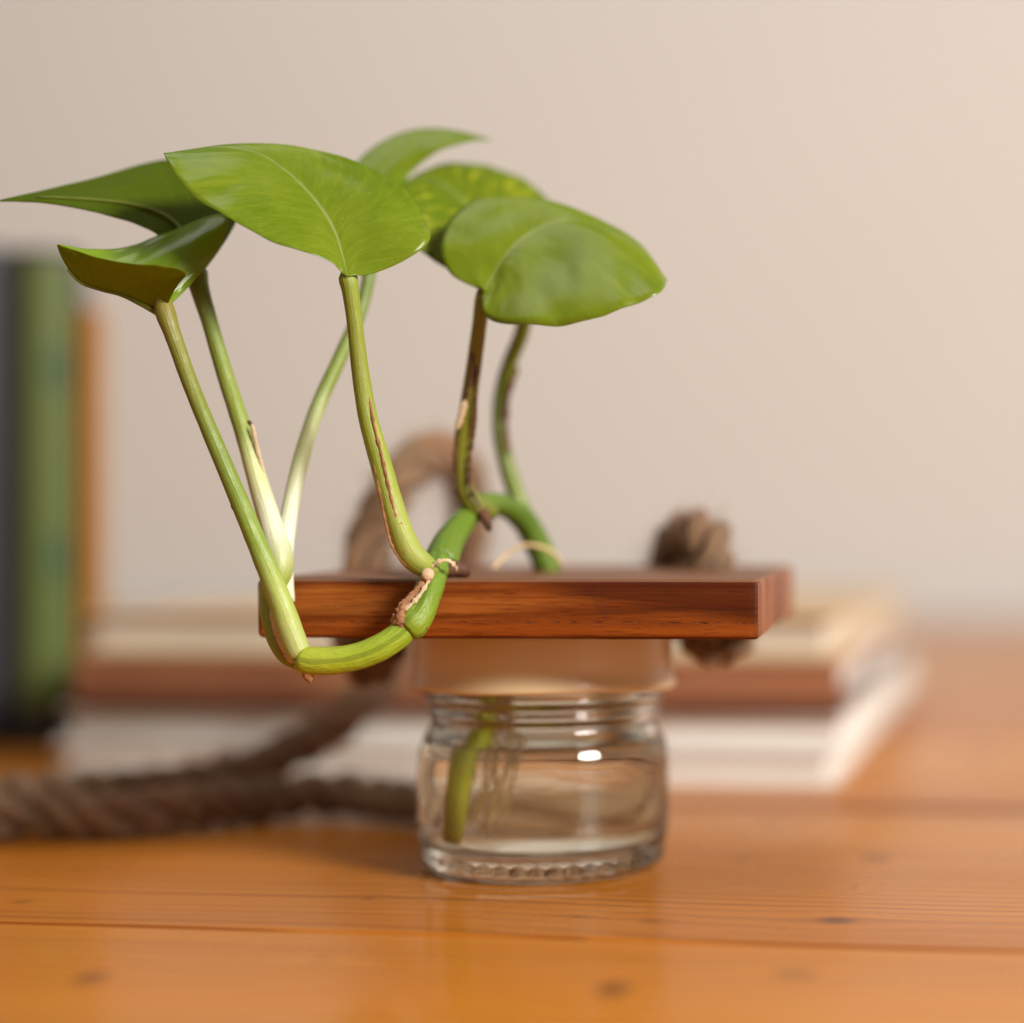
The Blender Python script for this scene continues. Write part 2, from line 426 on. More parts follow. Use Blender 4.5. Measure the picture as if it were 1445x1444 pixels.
# ------------------------------------------------------------------ setting: table and wall
TA = R(7.4)
tw = Vector((math.cos(TA), -math.sin(TA), 0)); td = Vector((math.sin(TA), math.cos(TA), 0))
org = at(722, 1321, 163.25/541); org.z = 0
table = empty('table', org, (0, 0, -TA))
tag(table, 'varnished orange pine table top of long boards under everything', 'table', kind='structure')
def on_table(px, py):
    Y = ZC*F/(py-CY); p = at(px, py, Y)-org
    return p.dot(tw), p.dot(td)
KN = []
for px, py, wpx, hpx, d in [(1180, 1299, 34, 6, .85), (1236, 1211, 30, 7, .55), (1122, 1374, 46, 9, .42), (865, 1396, 32, 13, .75),
                            (128, 1380, 30, 10, .7), (1090, 1163, 22, 7, .3), (918, 1300, 20, 4, .25), (455, 1354, 26, 5, .3), (1205, 1252, 9, 2, .6),
                            (1050, 1210, 12, 3, .4), (1380, 1062, 34, 9, .35), (30, 1273, 16, 3, .4), (520, 1268, 11, 3, .45), (815, 1294, 9, 2, .5)]:
    Y = ZC*F/(py-CY); x, y = on_table(px, py)
    KN.append((x, y, wpx*Y/F, hpx*Y*Y/(F*ZC), min(0.95, d*1.3)))
MT = mat_table(table, KN, 1)
BW = 0.1624
for k in range(-3, 9):
    w = BW-0.0018
    if k == 8: w = BW*0.8
    bm = box_bm(3.4, w, 0.022, 0.0005, 2, (-1.9, k*BW+0.00025, -0.022))
    if k == 0:                              # worn, rounded-over joint behind the jar
        for v in bm.verts:
            if v.co.y > BW-0.004: v.co.y -= 0.0032*(1 if v.co.z > -0.004 else 0.2)
    b = bm_obj('board', bm, MT, table)
for x0, n in ((-1.7, 'rail'), ):                    # the batten the boards are fixed to closes the joints from below
    bm_obj('underlay', box_bm(3.3, BW*11.6, 0.01, 0, 1, (-1.85, -3*BW+0.02, -0.033)), mat_plain('dark_underlay', (.10, .026, .006), (.15, .04, .009)), table)
wall = bm_obj('wall', box_bm(7, 0.1, 3.2, 0, 1, (-4, BW*9+0.02, -0.8)), mat_wall())
wall.location = org; wall.rotation_euler = (0, 0, -TA)
tag(wall, 'plain pale beige plaster wall behind the table', 'wall', kind='structure')

# ------------------------------------------------------------------ books
def book(name, label, cat, loc, yaw, W, D, H, cover, pages, spine='front', cov=0.0022, tilt=0.0, inset=0.003, spine_mat=None, group=None):
    """lying book: x in [-W,0], y in [0,D], z in [0,H]"""
    e = empty(name, loc, (0, 0, -yaw)); tag(e, label, cat, group)
    bm_obj('back_cover', box_bm(W, D, cov, 0.0006, 2, (-W, 0, 0)), cover, e)
    bm_obj('front_cover', box_bm(W, D, cov, 0.0006, 2, (-W, 0, H-cov)), cover, e)
    y0 = 0.004 if spine == 'front' else inset
    bm_obj('page_block', box_bm(W-2*inset, D-y0-inset, H-2*cov-0.0001, 0.0003, 1, (-W+inset, y0, cov+0.00005)), pages, e)
    if spine == 'front':
        bm_obj('spine', box_bm(W, cov, H-2*cov-0.0002, 0.0004, 2, (-W, 0.0003, cov+0.0001)), spine_mat or cover, e)
    elif spine == 'left':
        bm_obj('spine', box_bm(cov, D, H-2*cov-0.0002, 0.0004, 2, (-W, 0, cov+0.0001)), spine_mat or cover, e)
    return e

pg1 = mat_pages('cream_pages', (0.62, 0.54, 0.41), (0.74, 0.66, 0.52))
pg2 = mat_pages('white_pages', (0.76, 0.73, 0.67), (0.85, 0.82, 0.76))
tan = mat_plain('tan_cover', (0.56, 0.35, 0.155), (0.64, 0.42, 0.20), 0.45)
greyc = mat_plain('grey_board_cover', (0.42, 0.35, 0.27), (0.48, 0.40, 0.31), 0.5)
brown = mat_plain('brown_cloth_cover', (0.30, 0.115, 0.050), (0.37, 0.155, 0.072), 0.6)
brown_shade = mat_plain('shaded_brown_cover', (0.10, 0.028, 0.012), (0.14, 0.04, 0.018), 0.6)
white = mat_plain('off_white_cover', (0.76, 0.73, 0.67), (0.84, 0.80, 0.74), 0.5)
SY = R(7.5)
base = at(1180, 1112, ZC*F/(1112-CY)); base.z = 0
sd = Vector((math.sin(SY), math.cos(SY), 0)); sw = Vector((math.cos(SY), -math.sin(SY), 0))
z = 0.0003
def nxt(h): 
    global z
    r = z; z += h+0.0002; return r
book('book', 'white book with pale page edges lying lowest in the stack', 'book', base+Vector((0, 0, nxt(0.0092))), SY, .232, .30, .0092, white, pg2, 'none', .0012, group='books in the stack')
book('book', 'white book lying second from the bottom, under the brown book', 'book', base+sw*0.003+sd*0.002+Vector((0, 0, nxt(0.0098))), SY+R(.6), .236, .30, .0098, white, pg2, 'none', .0012, group='books in the stack')
zb = nxt(0.0148)
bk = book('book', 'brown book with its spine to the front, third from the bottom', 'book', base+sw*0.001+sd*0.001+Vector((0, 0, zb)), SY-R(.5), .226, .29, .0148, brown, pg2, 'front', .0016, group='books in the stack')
bk.children[0].data.materials[0] = brown_shade; bk.children[0].scale.z = 2.6  # shadow under the cover overhang, painted as a thick dark back cover
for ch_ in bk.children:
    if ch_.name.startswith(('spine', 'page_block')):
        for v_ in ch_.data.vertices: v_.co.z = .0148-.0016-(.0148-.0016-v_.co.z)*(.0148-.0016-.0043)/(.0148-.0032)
zt = nxt(0.0132)
book('book', 'tan covered book with cream pages lying on top of the stack', 'book', base-sw*0.001+sd*0.003+Vector((0, 0, zt)), SY+R(.4), .224, .31, .0132, tan, pg1, 'none', .0012, group='books in the stack')
sp = bm_obj('spine_hinge', box_bm(.006, .30, .0128, .0005, 2, (-.2245, .004, .0002)), greyc, bpy.data.objects['book.003'])

def standing(name, label, pxl, pxr, ybot, ytop, yaw, depth, cover, spine_m, pages):
    Y = ZC*F/(ybot-CY); a = at(pxl, ybot, Y); b = at(pxr, ybot, Y); H = (ybot-ytop)*Y/F; T = (b-a).length
    e = empty(name, (a.x, a.y, 0.0003), (0, 0, -yaw)); tag(e, label, 'book', 'books standing at the left')
    c = 0.003
    bm_obj('front_cover', box_bm(c, depth, H, .0006, 2, (T-c, 0, 0)), cover, e)
    bm_obj('back_cover', box_bm(c, depth, H, .0006, 2, (0, 0, 0)), cover, e)
    bm_obj('page_block', box_bm(T-2*c-.0002, depth-.008, H-.008, .0004, 1, (c+.0001, .005, .004)), pages, e)
    # rounded spine
    V, Fa = [], []
    for i in range(13):
        u = i/12; x = c*0.9+(T-1.8*c)*u; y = -0.004*math.sin(math.pi*u)
        for yy, zz in ((y, 0.0), (y, H), (y+.0022, H), (y+.0022, 0.0)): V.append((x, yy, zz))
    for i in range(12):
        for k in range(4): Fa.append((i*4+k, (i+1)*4+k, (i+1)*4+(k+1) % 4, i*4+(k+1) % 4))
    Fa += [(0, 1, 2, 3), (48, 51, 50, 49)]
    mesh_obj('spine', V, Fa, spine_m, e, smooth=False)
    return e

def mat_green_spine():
    m = M('green_spine'); c = m.coord('Object'); s = m.sep(c)
    n = m.noise(c, 24, 3); base = m.mix(n, (0.075, 0.108, 0.017), (0.095, 0.13, 0.023))
    for zc, xc, h in ((0.1265, 0.0145, 0.011), (0.063, 0.0145, 0.012)):
        dz = m.math('MULTIPLY', m.math('SUBTRACT', s[2], zc), 1/h); dx = m.math('MULTIPLY', m.math('SUBTRACT', s[0], xc), 1/0.0065)
        d2 = m.math('ADD', m.math('MULTIPLY', dz, dz), m.math('MULTIPLY', dx, dx))
        base = m.mix(m.math('SUBTRACT', 1.0, d2, clamp=True), base, (0.035, 0.08, 0.022))
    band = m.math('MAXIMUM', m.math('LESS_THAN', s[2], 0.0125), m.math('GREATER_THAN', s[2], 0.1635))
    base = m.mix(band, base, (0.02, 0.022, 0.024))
    m.base(base); m.p(Roughness=0.5); return m.m
navy = mat_plain('black_cover', (0.018, 0.019, 0.024), (0.028, 0.028, 0.034), 0.45)
ochre = mat_plain('ochre_cover', (0.36, 0.155, 0.022), (0.41, 0.185, 0.030), 0.5)
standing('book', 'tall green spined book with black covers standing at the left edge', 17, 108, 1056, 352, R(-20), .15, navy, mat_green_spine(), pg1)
standing('book', 'ochre yellow book standing to the right of the green one', 110, 146, 1054, 438, R(-21), .14, ochre, ochre, pg1)
standing('book', 'black spined book cut off by the left edge, beside the green one', -80, 14, 1056, 346, R(-20), .15, navy, navy, pg1)

# ------------------------------------------------------------------ plank
PA, PT = R(4.9), R(1.5)
PW, PD, PH = 0.0956, 0.080, 0.0112
corner = at(1072, 903.5, 0.327)
pw = Vector((math.cos(PA), -math.sin(PA), 0))
pdv = Vector((math.sin(PA)*math.cos(PT), math.cos(PA)*math.cos(PT), math.sin(PT)))
pn = pw.cross(pdv).normalized()
PM = Matrix((pw, pdv, pn)).transposed().to_4x4(); PM.translation = corner
def plank_pt(lx, ly, lz): return PM @ Vector((lx, ly, lz))
def on_plank_top(px, Y):                   # local x,y of the top surface point seen at px, depth Y
    p = PM.inverted() @ Vector(((px-CX)*Y/F, Y, corner.z+PH)); return p.x, p.y
bm = box_bm(PW, PD, PH, 0, 1, (-PW, 0, 0))
bmesh.ops.subdivide_edges(bm, edges=[e for e in bm.edges if abs((e.verts[0].co-e.verts[1].co).x) > .01], cuts=44, use_grid_fill=True)
bmesh.ops.bevel(bm, geom=[e for e in bm.edges if len(e.link_faces) == 2 and e.calc_face_angle(0) > 1], offset=0.0011, segments=4, affect='EDGES', profile=0.5)
plank_me = bpy.data.meshes.new('wooden_plank'); bm.to_mesh(plank_me); bm.free()
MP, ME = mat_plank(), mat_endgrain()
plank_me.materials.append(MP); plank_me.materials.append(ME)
plank = bpy.data.objects.new('wooden_plank', plank_me); col.objects.link(plank)
HL, HR, HC = on_plank_top(519, 0.394), on_plank_top(1004, 0.384), on_plank_top(768, 0.376)
for (hx, hy), r in ((HL, .0056), (HR, .0056), (HC, .0045)):
    cb = bmesh.new(); bmesh.ops.create_cone(cb, cap_ends=True, segments=32, radius1=r, radius2=r, depth=.04, matrix=Matrix.Translation((hx, hy, PH/2)))
    cme = bpy.data.meshes.new('cut'); cb.to_mesh(cme); cb.free(); co = bpy.data.objects.new('cut', cme); col.objects.link(co)
    md = plank.modifiers.new('hole', 'BOOLEAN'); md.object = co; md.operation = 'DIFFERENCE'; md.solver = 'EXACT'
dg = bpy.context.evaluated_depsgraph_get(); new = bpy.data.meshes.new_from_object(plank.evaluated_get(dg))
plank.modifiers.clear(); plank.data = new
for v in new.vertices:                      # hand-sawn unevenness and worn arrises
    c_ = v.co.copy()
    n_ = noise.noise(c_*55)*0.00025+noise.noise(c_*240)*0.00010+noise.noise(c_*700)*0.00004
    if min(c_.z, PH-c_.z) < .0012 and c_.y < .003: n_ += .0004*max(0, noise.noise(c_*160+Vector((3, 0, 0)))-.25)
    if c_.y < .003: v.co += Vector((0, n_, n_*0.4 if c_.z > PH/2 else -n_*0.4))
for o in [o for o in col.objects if o.name.startswith('cut')]: bpy.data.objects.remove(o)
for p in plank.data.polygons:
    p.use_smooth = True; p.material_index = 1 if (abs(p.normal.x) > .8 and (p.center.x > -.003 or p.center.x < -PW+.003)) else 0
plank.data.set_sharp_from_angle(angle=R(50))
plank.matrix_world = PM
tag(plank, 'dark reddish brown wooden plank resting on the jar lid', 'plank')

# ------------------------------------------------------------------ jar, lid, water
JY = 0.370
jc = at(768, 1221, JY); jc.z = 0
jar = empty('glass_jar', jc); tag(jar, 'small clear glass jar with a golden lid under the plank', 'jar')
def lathe(name, prof, mat, parent, seg=128, fn=None, sharp=False):
    V, Fa = [], []
    for (r, zz) in prof:
        for k in range(seg):
            a = 2*math.pi*k/seg; rr, z2 = (r, zz) if fn is None else fn(r, zz, a)
            V.append((rr*math.cos(a), rr*math.sin(a), z2))
    n = len(prof)
    for i in range(n-1):
        for k in range(seg):
            k2 = (k+1) % seg; Fa.append((i*seg+k, i*seg+k2, (i+1)*seg+k2, (i+1)*seg+k))
    V.append((0, 0, prof[0][1])); V.append((0, 0, prof[-1][1]))
    for k in range(seg):
        k2 = (k+1) % seg; Fa.append((len(V)-2, k2, k)); Fa.append((len(V)-1, (n-1)*seg+k, (n-1)*seg+k2))
    return mesh_obj(name, V, Fa, mat, parent)
def sm(prof, n):
    return [tuple(p[:2]) for p in catmull([(a, b, 0) for a, b in prof], n)]
outer = sm([(.004, .0022), (.015, .0020), (.0195, .0010), (.0215, .0002), (.0232, .0005), (.0245, .0018), (.0251, .0036), (.0252, .0050),
            (.0257, .0064), (.0260, .0085), (.0261, .0120), (.0261, .0180), (.0260, .0218), (.0257, .0245), (.0249, .0268), (.0239, .0286),
            (.0233, .0300), (.0233, .0310), (.0240, .0320), (.0241, .0328), (.0235, .0337), (.0236, .0344), (.0244, .0352), (.0245, .0362),
            (.0240, .0372), (.0238, .0390), (.0238, .0450), (.0232, .0462)], 120)
inner_c = [(.0214, .0462), (.0208, .0450), (.0208, .0330), (.0210, .0305), (.0217, .0285), (.0226, .0265), (.0231, .0240), (.0232, .0215),
           (.0232, .0130), (.0230, .0098), (.0222, .0074), (.0205, .0062), (.016, .0060), (.004, .0066)]
inner = sm(inner_c, 80)
def knurl(r, zz, a):
    if .0195 < r < .0256 and zz < .0052:
        k = max(0, math.cos(a*44))**2*max(0, 1-abs(zz-.0022)/.0026)
        return r+.00035*k, zz
    return r, zz
lathe('glass_body', outer+inner, mat_glass(), jar, 176, knurl)
WL = 0.0256
wp = [(.0003, .0064)]+[(r+.00012, zz-.0001) for r, zz in reversed(inner) if zz < WL-.0002]
rw = wp[-1][0]
wp += [(rw+.00002, WL+.0007), (rw-.0005, WL+.0001), (rw-.002, WL-.0004), (.010, WL-.0005), (.0003, WL-.0005)]
water = lathe('water', wp, mat_water(), None, 96); water.location = jc+Vector((0, 0, .0001))
tag(water, 'clear water filling the glass jar up to its shoulder', 'water')
# lid, tilted with the plank it carries
hl = (corner.z + ((jc-corner).dot(Vector((math.sin(PA), math.cos(PA), 0))))*math.tan(PT))-.0001
lb = 0.0374
lp = [(.0225, lb+.006), (.0243, lb+.0045), (.0256, lb+.0014), (.0264, lb+.0004), (.0270, lb-.0001), (.02735, lb+.0002), (.02740, lb+.0008), (.02715, lb+.0018),
      (.02690, lb+.0030), (.02672, lb+.0042), (.02665, lb+.0056), (.02665, hl-.0012), (.02655, hl-.0005), (.0261, hl), (.0003, hl)]
lpd = lp[:1]
lid_prof = [(r, zz) for r, zz in lp]
def lidfn(r, zz, a):
    if zz > hl-.0015: zz += r*math.sin(a)*math.tan(PT)
    elif zz < lb+.002: zz += .00025*math.sin(3*a+1)+.00012*math.sin(7*a)+.0009*max(0, math.cos(a-R(-62)))**14
    return r, zz
lathe('lid', lid_prof, mat_lid(), jar, 128, lidfn)

# ------------------------------------------------------------------ jute rope
rope = empty('jute_rope', (0, 0, 0)); tag(rope, 'thick twisted brown jute rope threaded through the plank and lying behind the jar', 'rope')
MJ = mat_jute()
RR = 0.0052
def zrope(px, Y, z=RR+.0003):             # rope centre lying on the table
    return ((px-CX)*Y/F, Y, z)
def a3(px, py, Y): return tuple(at(px, py, Y))
hlp, hrp = plank_pt(HL[0], HL[1], PH), plank_pt(HR[0], HR[1], PH)
hlb, hrb = plank_pt(HL[0], HL[1], 0), plank_pt(HR[0], HR[1], 0)
path = [tuple(hrb-pn*.003), tuple(hrb+pn*.003), tuple(hrp), a3(1004, 780, .3842), a3(998, 759, .387), a3(976, 751, .393), a3(957, 764, .402), a3(948, 792, .413), a3(934, 828, .424), a3(908, 860, .434), a3(896, 950, .436),
        a3(893, 1040, .434), a3(872, 1090, .428), zrope(820, .422), zrope(700, .418), zrope(590, .424), zrope(480, .434, RR+.0012), zrope(380, .430), zrope(280, .416, RR+.0008), zrope(160, .404), zrope(60, .403, RR+.0010), zrope(-60, .397), zrope(-230, .400), zrope(-330, .420),
        zrope(-280, .443), zrope(-120, .440), zrope(30, .429, RR+.001), zrope(150, .432, RR+.002), a3(290, 1103, .440), a3(395, 1068, .449), a3(470, 1026, .455),
        a3(522, 975, .458), a3(565, 920, .460), a3(620, 850, .462), a3(655, 780, .450), a3(662, 715, .444), a3(648, 660, .434), a3(612, 640, .422), a3(572, 668, .412), a3(540, 720, .404),
        a3(522, 765, .399), tuple(hlp), tuple(hlb+pn*.002), tuple(hlb-pn*.003)]
def rope_strands(pts, rr, name, parent, n, pitch=0.025, sides=10, phase0=0.0):
    S = catmull(pts, n); P = [Vector(s) for s in S]; T, N = frames(P)
    L = [0.0]
    for i in range(1, n): L.append(L[-1]+(P[i]-P[i-1]).length)
    for k in range(3):
        C = []
        for i in range(n):
            B = T[i].cross(N[i]); a = phase0+2*math.pi*(L[i]/pitch+k/3)+.8*noise.noise(Vector((L[i]*45, 7.0, 0)))+.35*noise.noise(Vector((L[i]*120, k*4.0, 5)))
            C.append(P[i]+(N[i]*math.cos(a)+B*math.sin(a))*rr*.57)
        rad = [rr*.49*(1+.22*noise.noise(Vector((L[i]*90, k*9.0, 0)))+.12*noise.noise(Vector((L[i]*400, k*5.0, 3)))) for i in range(n)]
        V, Fa, U, _ = tube_data(C, rad, sides, wob=.22, seed=k*11)
        for q in range(len(U)): 
            i = q//sides; U[q] = (U[q][0]+L[i]/.03, L[i]*18)
        mesh_obj(name, V, Fa, MJ, parent, uvs=U)
    return P, T, N, L
RP, RT, RN, RL = rope_strands(path, RR, 'strand', rope, 560)
# loose fibres standing off the rope
def fibres(P, T, N, rr, count, parent, mat, lo=.002, hi=.008, seed=1):
    rnd = random.Random(seed); V, Fa = [], []
    for _ in range(count):
        i = rnd.randrange(len(P)); a = rnd.uniform(0, 6.283); B = T[i].cross(N[i])
        o = N[i]*math.cos(a)+B*math.sin(a); p = P[i]+o*rr*.92
        d = (o*rnd.uniform(.15, 1)+T[i]*rnd.choice((-1, 1))*rnd.uniform(.4, 1.4)+Vector([rnd.uniform(-.5, .5) for _ in range(3)])).normalized()
        ln = rnd.uniform(lo, hi); w = rnd.uniform(.00003, .00008); bend = Vector([rnd.uniform(-.6, .6) for _ in range(3)])
        pts = [p+d*ln*t+bend*ln*t*t*.6 for t in (0, .33, .66, 1)]
        if min(q.z for q in pts) < 0.0004: continue
        sx = d.cross(Vector((.3, .2, .9))).normalized(); sy = d.cross(sx).normalized(); b0 = len(V)
        for q, f in zip(pts, (1, .9, .7, .2)):
            for k in range(3): V.append(q+(sx*math.cos(k*2.094)+sy*math.sin(k*2.094))*w*f)
        for j in range(3):
            for k in range(3): Fa.append((b0+j*3+k, b0+j*3+(k+1) % 3, b0+j*3+3+(k+1) % 3, b0+j*3+3+k))
    o = mesh_obj('loose_fibre', V, Fa, mat, parent); o['kind'] = 'stuff'; return o
MF = mat_plain('jute_hair', (0.26, 0.15, 0.07), (0.40, 0.26, 0.13), .8, 300)
fibres(RP, RT, RN, RR, 6500, rope, MF)
def knot(center, r, sy, rr, seed, tilt=0.0):
    pts = []
    for i in range(41):
        t = 2*math.pi*i/40*0.985
        x = math.sin(t)+2*math.sin(2*t); y = math.cos(t)-2*math.cos(2*t); zz = -math.sin(3*t)
        v = Vector((x*r, zz*r*1.0, y*r*sy)); v.rotate(Quaternion((0, 1, 0), tilt)); pts.append(tuple(center+v))
    kb = empty('knot', (0, 0, 0)); kb.parent = rope
    P, T, N, L = rope_strands(pts, rr, 'strand', kb, 120, .016, 9, seed)
    fibres(P, T, N, rr, 260, kb, MF, .001, .005, seed)
knot(hlb-pn*.0078+Vector((0, .001, 0)), .0021, .72, .0034, 3)
knot(hrb-pn*.0046+Vector((.0008, -.001, 0)), .0024, .36, .0028, 5)

lt = tube('loose_thread', [(*a3(952, 948, .372), .00012), (*a3(968, 962, .371), .00012), (*a3(982, 966, .370), .00012), (*a3(992, 955, .370), .00011), (*a3(1008, 936, .371), .0001), (*a3(1022, 925, .373), .0001)], MF, rope, 40, 6)

# ------------------------------------------------------------------ pothos cutting
plant = empty('pothos_cutting', jc+Vector((0, 0, .01)))
tag(plant, 'green leafy vine cutting with six heart shaped leaves rooted in the jar', 'plant')
pinv = Matrix.Translation(-Vector(plant.location))
MS = mat_stalk(); MSP = mat_stalk('petiole_green', 0.42)
MH = mat_husk('dry_brown_sheath', (0.22, 0.085, 0.028), (0.46, 0.235, 0.10))
MHD = mat_husk('dark_scar_bark', (0.045, 0.016, 0.010), (0.17, 0.065, 0.026))
MHP = mat_husk('papery_sheath', (0.50, 0.36, 0.20), (0.66, 0.52, 0.33))
MC = mat_husk('cut_end_pith', (0.52, 0.34, 0.20), (0.66, 0.47, 0.30))
MRT = mat_plain('pale_root', (0.70, 0.46, 0.20), (0.82, 0.60, 0.32), .5, 400)
def pt(o): o.parent = plant; o.matrix_parent_inverse = pinv; return o
def stalk(name, pts, colors, n=70, sides=18, wob=.03, mat=None, flat=1.0):
    return pt(tube(name, apx(pts), mat or (MSP if name == 'petiole' else MS), None, n, sides, wob, colors, flat))
G = (0.135, 0.225, 0.012); GD = (0.085, 0.165, 0.010); YG = (0.36, 0.42, 0.018); OL = (0.20, 0.215, 0.016); WH = (0.74, 0.74, 0.56); PALE = (0.46, 0.50, 0.17)
hole = plank_pt(HC[0], HC[1], PH); hb = plank_pt(HC[0], HC[1], -.012)
def pxof(p): return (CX+p.x*F/p.y, CY+(ZC-p.z)*F/p.y, p.y)
hx = pxof(hole); hbx = pxof(hb)
# rooted end, through lid and plank, over the top, down the front to the growing tip
stalk('stem', [(653, 1186, .3575, 27), (655, 1170, .3575, 32), (663, 1110, .3585, 36), (675, 1058, .360, 38), (692, 1005, .364, 36), (730, 930, .372, 36), (hbx[0], hbx[1], hbx[2], 38), (hx[0]+4, hx[1], hx[2], 40),
               (757, 765, .3745, 40), (738, 733, .371, 38), (708, 713, .364, 34), (678, 714, .356, 34), (652, 738, .349, 38), (632, 768, .343, 46), (621, 796, .3375, 52)],
      [(0, (.45, .36, .02)), (.10, (.86, .86, .06)), (.32, (.84, .82, .05)), (.45, (.20, .25, .012)), (.55, G), (.72, GD), (.85, (.125, .21, .012)), (1, (.13, .22, .014))], 120)  # submerged stretch painted extra bright for the light refracted in the jar
stalk('stem', [(618, 792, .3370, 40), (610, 818, .3325, 42), (600, 845, .3290, 44), (590, 868, .3270, 48), (580, 880, .3260, 52), (572, 887, .3256, 44)],
      [(0, (.15, .25, .016)), (.5, (.16, .27, .018)), (1, (.22, .32, .018))], 40)
stalk('stem', [(581, 877, .3262, 36), (566, 894, .3252, 39), (540, 912, .3240, 41), (510, 925, .3232, 41), (475, 932, .3226, 42), (445, 933, .3222, 43), (426, 931, .3220, 40), (419, 930, .3220, 26)],
      [(0, (.22, .32, .012)), (.3, (.30, .40, .012)), (.75, YG), (1, (.38, .44, .02))], 60)
# petioles
stalk('petiole', [(424, 926, .3222, 34), (413, 900, .3222, 38), (396, 850, .3222, 35), (374, 795, .3224, 31), (340, 712, .3228, 28), (303, 625, .3232, 25), (268, 540, .3238, 24), (243, 470, .3242, 25), (233, 440, .3244, 30), (228, 415, .3246, 20), (226, 385, .325, 8)],
      [(0, PALE), (.14, (.40, .47, .10)), (.3, (.22, .32, .03)), (.55, (.17, .24, .018)), (.75, OL), (1, (.22, .17, .014))], 80)
stalk('petiole', [(424, 938, .3252, 20), (404, 925, .3256, 26), (389, 902, .3262, 26), (380, 868, .3272, 27), (384, 830, .3285, 38), (394, 795, .3298, 44), (384, 748, .3308, 36), (364, 680, .332, 30), (344, 610, .333, 27), (318, 530, .334, 25), (296, 455, .335, 24), (281, 405, .3355, 29), (277, 385, .336, 34)],
      [(0, (.24, .29, .02)), (.22, (.34, .40, .06)), (.36, WH), (.50, (.60, .64, .32)), (.62, (.24, .31, .035)), (1, (.13, .19, .014))], 90)
stalk('petiole', [(405, 850, .3305, 24), (401, 805, .331, 27), (403, 765, .3325, 26), (412, 705, .335, 25), (430, 630, .338, 24), (452, 566, .341, 22), (484, 496, .345, 21), (508, 440, .348, 20), (520, 392, .350, 20), (523, 345, .351, 24)],
      [(0, WH), (.2, (.76, .77, .62)), (.42, (.56, .60, .30)), (.6, (.20, .27, .03)), (1, (.12, .19, .014))], 80)
stalk('petiole', [(612, 806, .3318, 26), (598, 798, .3300, 36), (580, 782, .3288, 40), (566, 752, .3282, 37), (552, 708, .3278, 34), (536, 650, .3272, 32), (519, 588, .3266, 29), (508, 520, .3260, 26), (500, 450, .3252, 24), (494, 408, .3246, 26), (491.5, 394, .3246, 29), (490.5, 385, .3253, 20), (488, 374, .3260, 10), (485, 364, .3268, 4)],
      [(0, (.30, .36, .06)), (.15, (.36, .41, .06)), (.4, (.29, .36, .03)), (.7, (.24, .28, .02)), (1, (.25, .32, .02))], 80)
stalk('petiole', [(694, 724, .3540, 26), (675, 717, .3510, 34), (658, 698, .3495, 30), (652, 665, .3485, 27), (654, 620, .3475, 27), (661, 570, .346, 25), (669, 515, .3445, 23), (677, 455, .343, 22), (681, 420, .3425, 22), (685, 405, .3432, 17), (692, 394, .3440, 9), (700, 384, .3448, 4)],
      [(0, (.16, .17, .014)), (.3, (.20, .20, .012)), (.7, (.22, .18, .012)), (1, (.24, .22, .014))], 70)
stalk('petiole', [(744, 735, .372, 28), (729, 700, .372, 26), (715, 655, .3725, 25), (706, 605, .373, 24), (708, 555, .374, 23), (720, 510, .372, 22), (736, 470, .369, 22), (743, 425, .366, 24), (738, 399, .365, 26)],
      [(0, (.20, .26, .014)), (.4, (.13, .17, .010)), (1, (.14, .17, .010))], 70)

# dry sheath edges, scars, stubs
def strip(name, pts, w, mat, n=60, jit=.35, flat=.45):
    P = [(at(*p).x, at(*p).y, at(*p).z, w/2*p[2]/F) for p in pts]
    S = catmull(P, n); rnd = random.Random(len(pts)*7+int(pts[0][0]))
    for i, s in enumerate(S):
        e = min(1, i/4+.3, (n-1-i)/4+.3); s[3] *= e*(1+jit*1.6*noise.noise(Vector((i*.45, pts[0][0]*.37, jit))))
    V, Fa, U, _ = tube_data([Vector(s[:3]) for s in S], [s[3] for s in S], 9, wob=.1, flat=flat)
    return pt(mesh_obj(name, V, Fa, mat, None, uvs=U))
strip('sheath_edge', [(521, 560, .3252), (526, 590, .3250), (538, 640, .3252), (549, 690, .3256), (560, 735, .3260)], 4.5, MH, 70)
strip('sheath_edge', [(513, 585, .3252), (521, 625, .3254), (533, 680, .3258), (543, 730, .3264), (553, 770, .3268), (568, 793, .3272), (588, 806, .328)], 4.0, MH, 80, .6)
strip('sheath_edge', [(561, 735, .3262), (572, 762, .3268), (586, 782, .3276), (598, 796, .3284), (606, 800, .329)], 9, MH, 50, .7)
strip('sheath_edge', [(606, 802, .3288), (618, 793, .3285), (632, 791, .329), (643, 800, .331), (644, 806, .333)], 6, MHP, 40, .7)
strip('sheath_edge', [(666, 498, .3425), (667, 515, .3425), (663, 540, .343), (657, 568, .3435), (655, 590, .344)], 5, MHD, 50, .6)
strip('sheath_edge', [(656, 565, .3432), (650, 590, .3436), (644, 606, .3438)], 9, MHP, 26, .3, .25)
strip('sheath_edge', [(673, 515, .3428), (671, 570, .3440), (667, 620, .3455), (663, 650, .346), (664, 690, .3468), (678, 714, .3478)], 6, MHD, 70, .5)
strip('sheath_edge', [(645, 615, .346), (642, 650, .3465), (642, 680, .3472), (650, 702, .348)], 4, MHD, 50, .7)
strip('sheath_edge', [(731, 518, .3735), (723, 538, .3725), (716, 565, .3718), (713, 600, .3715), (716, 645, .371)], 8, MHD, 50, .5)
strip('sheath_edge', [(398, 845, .3215), (405, 880, .3212), (412, 905, .3214)], 3, MHP, 30)
strip('papery_sheath', [(386, 858, .3238), (393, 890, .3236), (404, 915, .3235), (414, 936, .3235)], 15, MHP, 40, .15, .3)
strip('papery_sheath', [(383, 850, .3240), (386, 880, .3238), (395, 915, .3237), (412, 940, .3236)], 5, MH, 40, .3, .3)
